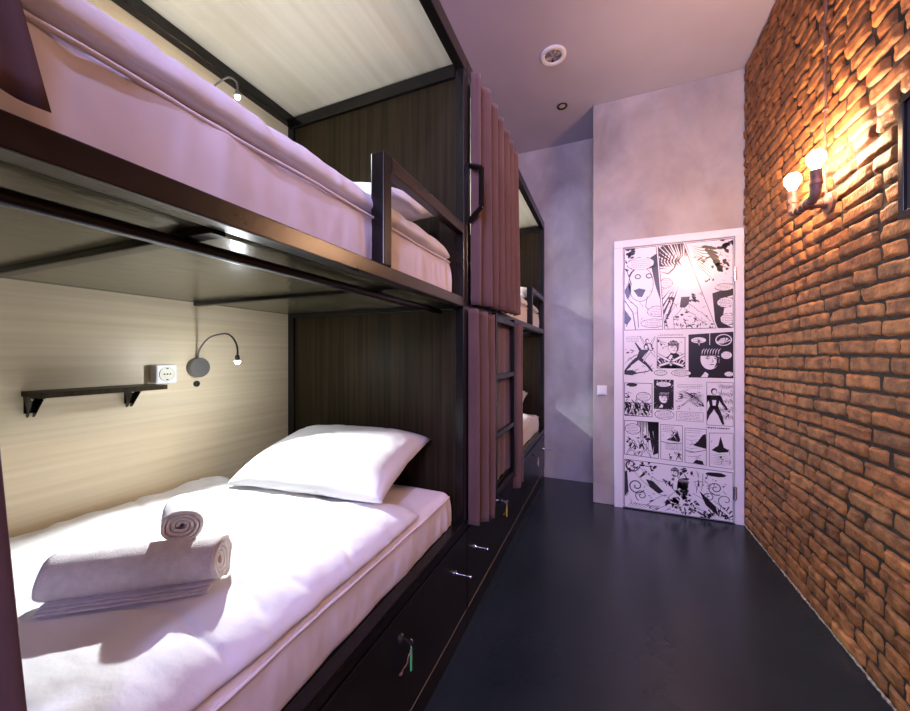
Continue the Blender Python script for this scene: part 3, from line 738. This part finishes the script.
# ------------------------------------------------------------------ curtains
def curtain(label, path, ztop, hem, folds, amp, seed, env=None, group='plum curtains of the bunks', cat='curtain', warp=None, ampz=None):
    pts = [Vector((p[0], p[1])) for p in path]
    seg = [0]
    for a, b in zip(pts, pts[1:]): seg.append(seg[-1]+(b-a).length)
    tot = seg[-1]; NU = max(60, folds*16); NV = 36
    def at(s):
        s = s*tot
        for i in range(len(pts)-1):
            if s <= seg[i+1]+1e-9:
                t = (s-seg[i])/(seg[i+1]-seg[i]); return pts[i].lerp(pts[i+1], t), (pts[i+1]-pts[i]).normalized()
        return pts[-1], (pts[-1]-pts[-2]).normalized()
    def fn(u, v):
        p, d = at(u); nrm = Vector((d.y, -d.x))       # points to +X for a path running +Y
        hz = hem(u); z = ztop+(hz-ztop)*v
        a = amp*(env(u) if env else 1)*min(1, .05+u*tot/.05)*(.75+.35*v)
        ph = u*folds*2*math.pi + 1.1*noise.noise(Vector((u*folds*.35, 0, seed))) + .5*noise.noise(Vector((u*2, v*1.4, seed+2)))
        w = math.sin(ph); w = math.copysign(abs(w)**.8, w)
        off = a*(w*.85+.35*noise.noise(Vector((u*folds*.9, v*1.2, seed+5))))
        side = .30*a*math.sin(2*ph)
        q = p+nrm*off+d*side
        x, y = q.x, q.y
        if warp: y += warp(u, z)
        return (x, y, z+.004*noise.noise(Vector((u*6, v*9, seed)))*v)
    o = obj('curtain', MB().grid(fn, NU, NV), M['curtain'], None, smooth=True)
    so = o.modifiers.new('s', 'SOLIDIFY'); so.thickness = .0022
    return tag(o, label, cat, group)
curtain('plum curtain drawn across the upper deck of the far bunk', [(-.556,1.518),(-.532,1.55),(-.526,1.65),(-.524,2.32)], 2.455,
        lambda u: 1.425+.03*u, 7, .028, 2)
curtain('plum curtain hanging on the lower deck of the far bunk behind the ladder',
        [(-.560,1.498),(-.536,1.53),(-.536,1.79),(-.580,1.83),(-.580,2.30),(-.536,2.335),(-.536,2.475)], 1.405,
        lambda u: (.462-.08*u/.27 if u < .27 else (.49 if u < .74 else .34)), 8, .020, 6,
        env=lambda u: .25 if .28 < u < .79 else 1)
def edgewarp(a, b, z0, z1):
    return lambda u, z: (a+(b-a)*max(0, min(1.3, (z-z0)/(z1-z0))))*max(0, (u-.7)/.3)
curtain('plum curtain corner hanging over the upper bed at the top left of the photo', [(-.545,-.45),(-.542,.161)], 2.43,
        lambda u: 1.462+.010*math.sin(u*9)-.006*u, 6, .016, 9, warp=edgewarp(.040, 0, 1.45, 1.62))
curtain('curtain edge hanging beside the lower bed at the left edge of the photo', [(-.545,-.45),(-.542,.150)], 1.405,
        lambda u: .50, 6, .016, 12, warp=edgewarp(.026, 0, .80, 1.20))

# ------------------------------------------------------------------ things on the pale wall of the bunk
WX = BX0
def shelf():
    t = thing('wall_shelf', 'short dark wall shelf above the lower bed', 'shelf', (WX, .652, 1.08))
    obj('board', MB().box(.001, .123, -.158, .158, 0, .016), M['panel_v'], t, bevel=.0015)
    for y in (-.141, .099):
        b = MB()
        prof = [(.001, -.062), (.001, -.001), (.056, -.001), (.056, -.006), (.016, -.058), (.010, -.062)]
        for s in (-1, 1):
            vs = [(x, y+s*(.011*(1+(z+.001)*9)+.002), z) for x, z in prof]+[(x, y+s*(.011*(1+(z+.001)*9)+.0005), z) for x, z in prof]
            n = len(prof); b.add(vs, [tuple(range(n)), tuple(range(2*n-1, n-1, -1))]+[(i, (i+1) % n, n+(i+1) % n, n+i) for i in range(n)])
        b.box(.001, .004, y-.012, y+.012, -.05, -.001); b.box(.001, .056, y-.012, y+.012, -.003, -.0008)
        o = obj('bracket', b, M['black'], t)
        for q in (-.012, .012): obj('screw', MB().lathe([(.003, -.002), (.003, 0), (.002, .0015), (0, .0018)], (.0565, y+q, -.006), (1,0,0), 10), M['chrome'], o)
    return t
shelf()
def socket(y, z):
    t = thing('wall_socket', 'white surface mounted power socket on the pale wood wall beside the shelf', 'socket', (WX, y, z))
    obj('housing', MB().box(.001, .042, -.036, .036, -.036, .036), M['white_plastic'], t, bevel=.006)
    b = MB().lathe([(.0275, .0425), (.0265, .0450), (.024, .0450), (.022, .0435), (0, .0432)], (0,0,0), (1,0,0), 28)
    obj('socket_face', b, M['socket_face'], t, smooth=True, auto=True)
    hb = MB()
    for q in (-.010, 0, .010): hb.lathe([(.0026, .0440), (.0026, .0462), (0, .0462)], (0, q, 0), (1,0,0), 12)
    for s in (-1, 1): hb.box(.0435, .0458, -.003, .003, s*.021-.002, s*.021+.002)
    obj('contacts', hb, M['hole'], t)
socket(.853, 1.130)
gb = MB().lathe([(.0125, .001), (.0125, .005), (.010, .007), (.008, .0045), (0, .0045)], (0,0,0), (1,0,0), 22)
gr = obj('wall_button', gb, M['hole'], None, smooth=True, auto=True); gr.location = (WX, .985, 1.083)
tag(gr, 'small round black button under the lit lamp base', 'button')

LABEL_L = 'lit gooseneck reading lamp on the pale wall over the lower bed'
def lamp(label, on_w):
    t = thing('reading_lamp', label, 'lamp', (WX, .985, 1.151), 'gooseneck reading lamps in the bunks')
    obj('base', MB().lathe([(.040, .001), (.040, .026), (.0385, .028), (0, .0285)], (0,0,0), (1,0,0), 40), M['grey_metal'], t, smooth=True, auto=True)
    # curve up from the base, over, and down to the head
    P_ = [(.014, -.002, .038), (.022, -.002, .068), (.060, -.006, .102), (.123, -.017, .125), (.213, -.026, .133), (.253, -.028, .121), (.283, -.033, .096), (.298, -.038, .072), (.303, -.042, .052)]
    pts = []
    for i in range(len(P_)-1):
        p0 = Vector(P_[max(i-1,0)]); p1 = Vector(P_[i]); p2 = Vector(P_[i+1]); p3 = Vector(P_[min(i+2, len(P_)-1)])
        for k in range(6):
            s = k/6; pts.append(.5*((2*p1)+(p2-p0)*s+(2*p0-5*p1+4*p2-p3)*s*s+(3*p1-p0-3*p2+p3)*s**3))
    pts.append(Vector(P_[-1]))
    obj('gooseneck', MB().tube(pts, .0033, 10), M['grey_metal'], t, smooth=True)
    hd = MB().lathe([(.004, 0), (.007, -.004), (.0085, -.012), (.0085, -.022), (.007, -.023)], pts[-1], (0,0,1), 18)
    obj('lamp_head', hd, M['grey_metal'], t, smooth=True, auto=True)
    c = pts[-1]+Vector((0,0,-.026))
    eb = MB().lathe([(0, -.008)]+[(.0085*math.sin(a), -.008*math.cos(a)) for a in (.4,.8,1.2,1.57,1.9,2.3)]+[(.004, .006)], c, (0,0,1), 16)
    obj('led', eb, M['led'], t, smooth=True)
    L = bpy.data.lights.new('led_light', 'SPOT'); L.energy = on_w; L.color = (.90,.96,1.0); L.spot_size = R(122); L.spot_blend = .35; L.shadow_soft_size = .006
    lo = bpy.data.objects.new('led_light', L); COL.objects.link(lo); lo.parent = t; lo.location = c+Vector((.004,0,-.013))
    lo.rotation_euler = Vector((.85, -.50, -1)).to_track_quat('-Z', 'Y').to_euler()
    return t
LED_W = 54
l1 = lamp(LABEL_L, LED_W)
l2 = copy_tree(l1); l2.location.z += .985; l2['label'] = 'gooseneck reading lamp on the wall over the near upper bed'
l3 = copy_tree(l1); l3.location.y += PITCH; l3['label'] = 'reading lamp inside the lower deck of the far bunk'
l4 = copy_tree(l1); l4.location.y += PITCH; l4.location.z += .985; l4['label'] = 'reading lamp inside the upper deck of the far bunk'

# ------------------------------------------------------------------ sconce on the brick wall
sc = thing('wall_sconce', 'iron pipe wall lamp with two glowing bulbs on the brick wall', 'lamp', (XR, 2.095, 1.864))
bz = 0; bx = -.088
def bend(a, b, c, n=8):
    a, b, c = Vector(a), Vector(b), Vector(c)
    return [a*(1-t)**2+b*2*t*(1-t)+c*t*t for t in [i/n for i in range(n+1)]]
body = MB()
pa = bend((bx, .075, bz), (bx, .11, bz), (bx, .11, bz+.04)) ; pc = bend((bx, -.065, bz), (bx, -.10, bz), (bx, -.10, bz+.05))
body.tube([(bx, -.065, bz), (bx, .075, bz)], .0165, 18)
body.tube(pa, .0185, 18); body.tube(pc, .0185, 18)
for y in (-.055, .062, -.02, .02): body.tube([(bx, y-.006, bz), (bx, y+.006, bz)], .0215, 18)
body.tube([(bx, 0, bz), (-.010, 0, bz)], .0165, 18); body.tube([(bx+.018, 0, bz), (bx+.032, 0, bz)], .0215, 18)
obj('pipe', body, M['pipe'], sc, smooth=True, auto=True)
obj('flange', MB().lathe([(.044, -.004), (.044, .010), (.026, .016), (.022, .028), (.0, .028)], (.0, 0, bz), (-1,0,0), 28), M['pipe'], sc, smooth=True, auto=True)
for y, r_ in ((.11, 1), (-.10, 1)):
    s_ = MB(); s_.lathe([(.0195, .036), (.0195, .050), (.0225, .052), (.0225, .066), (.0195, .068), (.0195, .112), (.016, .114), (0, .114)], (bx, y, bz), (0,0,1), 24)
    so = obj('lamp_holder', s_, M['pipe'], sc, smooth=True, auto=True)
    pr = [(.013, 0), (.014, .010), (.020, .022), (.028, .036), (.032, .052), (.029, .068), (.018, .080), (0, .085)]
    obj('bulb', MB().lathe(pr, (bx, y, bz+.112), (0,0,1), 24), M['bulb'], sc, smooth=True)
    L = bpy.data.lights.new('bulb_light', 'POINT'); L.energy = 225; L.color = (1.0,.54,.29); L.shadow_soft_size = .034
    lo = bpy.data.objects.new('bulb_light', L); COL.objects.link(lo); lo.parent = sc; lo.location = (bx, y, bz+.165)
cb = MB(); n = 60; cb.tube([(XR-.008+.003*math.sin(i*.7), 2.115+.004*noise.noise(Vector((i*.2, 3, 1))), 1.87+(H-1.87)*i/n) for i in range(n+1)], .005, 8)
for i in range(5): cb.box(XR-.014, XR+.01, 2.108, 2.124, 2.0+i*.28, 2.012+i*.28)
tag(obj('cable', cb, M['pipe'], None, smooth=True), 'thin brown cable running up the brick wall above the pipe lamp', 'cable')

# framed picture at the right edge
pf = thing('picture_frame', 'black framed dark picture on the brick wall at the right edge', 'picture', (XR, 1.345, 1.830))
f = MB(); a, b, tt = .29, .195, .022
for q in ((-a,a,-b,-b+tt), (-a,a,b-tt,b), (-a,-a+tt,-b+tt,b-tt), (a-tt,a,-b+tt,b-tt)): f.box(-.032, -.006, q[0], q[1], q[2], q[3])
obj('frame', f, M['black'], pf, bevel=.002)
obj('pane', MB().box(-.022, -.016, -a+tt, a-tt, -b+tt, b-tt), M['glass_dark'], pf)

# light switch
sw = thing('light_switch', 'white square light switch on the plaster wall left of the door', 'switch', (-.036, YD, .92))
obj('plate', MB().box(-.036, .036, -.022, -.001, -.038, .038), M['white_plastic'], sw, bevel=.004)
obj('rocker', MB().box(-.020, .020, -.028, -.0215, -.026, .026), M['white_plastic'], sw, bevel=.002)
# ceiling fixtures
cf = thing('ceiling_vent', 'round white ceiling vent with a ribbed chrome centre', 'vent', (-.339, 2.55, H))
obj('ring', MB().lathe([(.086, -.001), (.086, -.008), (.078, -.014), (.060, -.012), (.056, -.003)], n=40), M['white_plastic'], cf, smooth=True, auto=True)
rp = []
for i in range(8): r0 = .056-.007*i; rp += [(r0, -.003-.0012*i), (r0-.003, -.007-.0012*i)]
obj('diffuser', MB().lathe(rp+[(0, -.014)], n=40), M['chrome'], cf, smooth=True, auto=True)
cd = thing('downlight', 'small recessed ceiling downlight with a dark ring', 'light', (-.34, 3.10, H))
obj('ring', MB().lathe([(.042, -.001), (.042, -.006), (.036, -.009), (.028, -.004), (.026, -.002)], n=32), M['dark_metal'], cd, smooth=True, auto=True)
obj('lens', MB().lathe([(.027, -.002), (.018, -.0035), (0, -.004)], n=32), M['shade_off'], cd, smooth=True)

# ------------------------------------------------------------------ violet fill lights added behind the viewer, out of view
L = bpy.data.lights.new('added_window_fill', 'AREA'); L.shape = 'RECTANGLE'; L.size = wx1-wx0-.1; L.size_y = wz1-wz0-.1
L.energy = 170; L.color = (.58,.50,1.0)
lo = bpy.data.objects.new('added_window_fill', L); COL.objects.link(lo); lo.location = ((wx0+wx1)/2, YB-.12, (wz0+wz1)/2); lo.rotation_euler = (R(90), 0, 0)  # fill lamp added outside the opening to tint the room violet
lo.rotation_euler = Vector((0,1,0)).to_track_quat('-Z', 'Z').to_euler()
dl = thing('downlight', 'added unseen violet ceiling light above and behind the viewer', 'light', (-.08, -.40, H))  # unseen fixture added to throw violet light on the upper bedding
obj('ring', MB().lathe([(.062, -.001), (.062, -.008), (.054, -.012), (.046, -.006), (.044, -.002)], n=32), M['white_plastic'], dl, smooth=True, auto=True)
obj('lens', MB().lathe([(.045, -.002), (.03, -.005), (0, -.006)], n=32), emis('added_violet_lens', (.62,.55,1.0), 18), dl, smooth=True)
L = bpy.data.lights.new('added_violet_beam', 'SPOT'); L.energy = 95; L.color = (.50,.47,1.0); L.spot_size = R(120); L.spot_blend = .6; L.shadow_soft_size = .05
lo = bpy.data.objects.new('added_violet_beam', L); COL.objects.link(lo); lo.parent = dl; lo.location = (0, 0, -.03)
lo.rotation_euler = Vector((-.45, .55, -1)).to_track_quat('-Z', 'Y').to_euler()
W = bpy.data.worlds.new('w'); S.world = W; W.use_nodes = True
W.node_tree.nodes['Background'].inputs[0].default_value = (.45,.50,1,1); W.node_tree.nodes['Background'].inputs[1].default_value = 1.0

# ------------------------------------------------------------------ camera
cd_ = bpy.data.cameras.new('camera'); cd_.sensor_width = 36; cd_.sensor_fit = 'HORIZONTAL'; cd_.lens = 365/910*36; cd_.clip_start = .02
cam = bpy.data.objects.new('camera', cd_); COL.objects.link(cam); cam.location = (0, 0, 1.2)
cam.rotation_euler = (R(90), 0, math.atan2(152, 365)); S.camera = cam
S.view_settings.view_transform = 'Standard'; S.view_settings.look = 'None'; S.view_settings.gamma = 1
S.view_settings.exposure = 0.0; S.view_settings.use_curve_mapping = False
S.cycles.max_bounces = 10; S.cycles.sample_clamp_indirect = 6
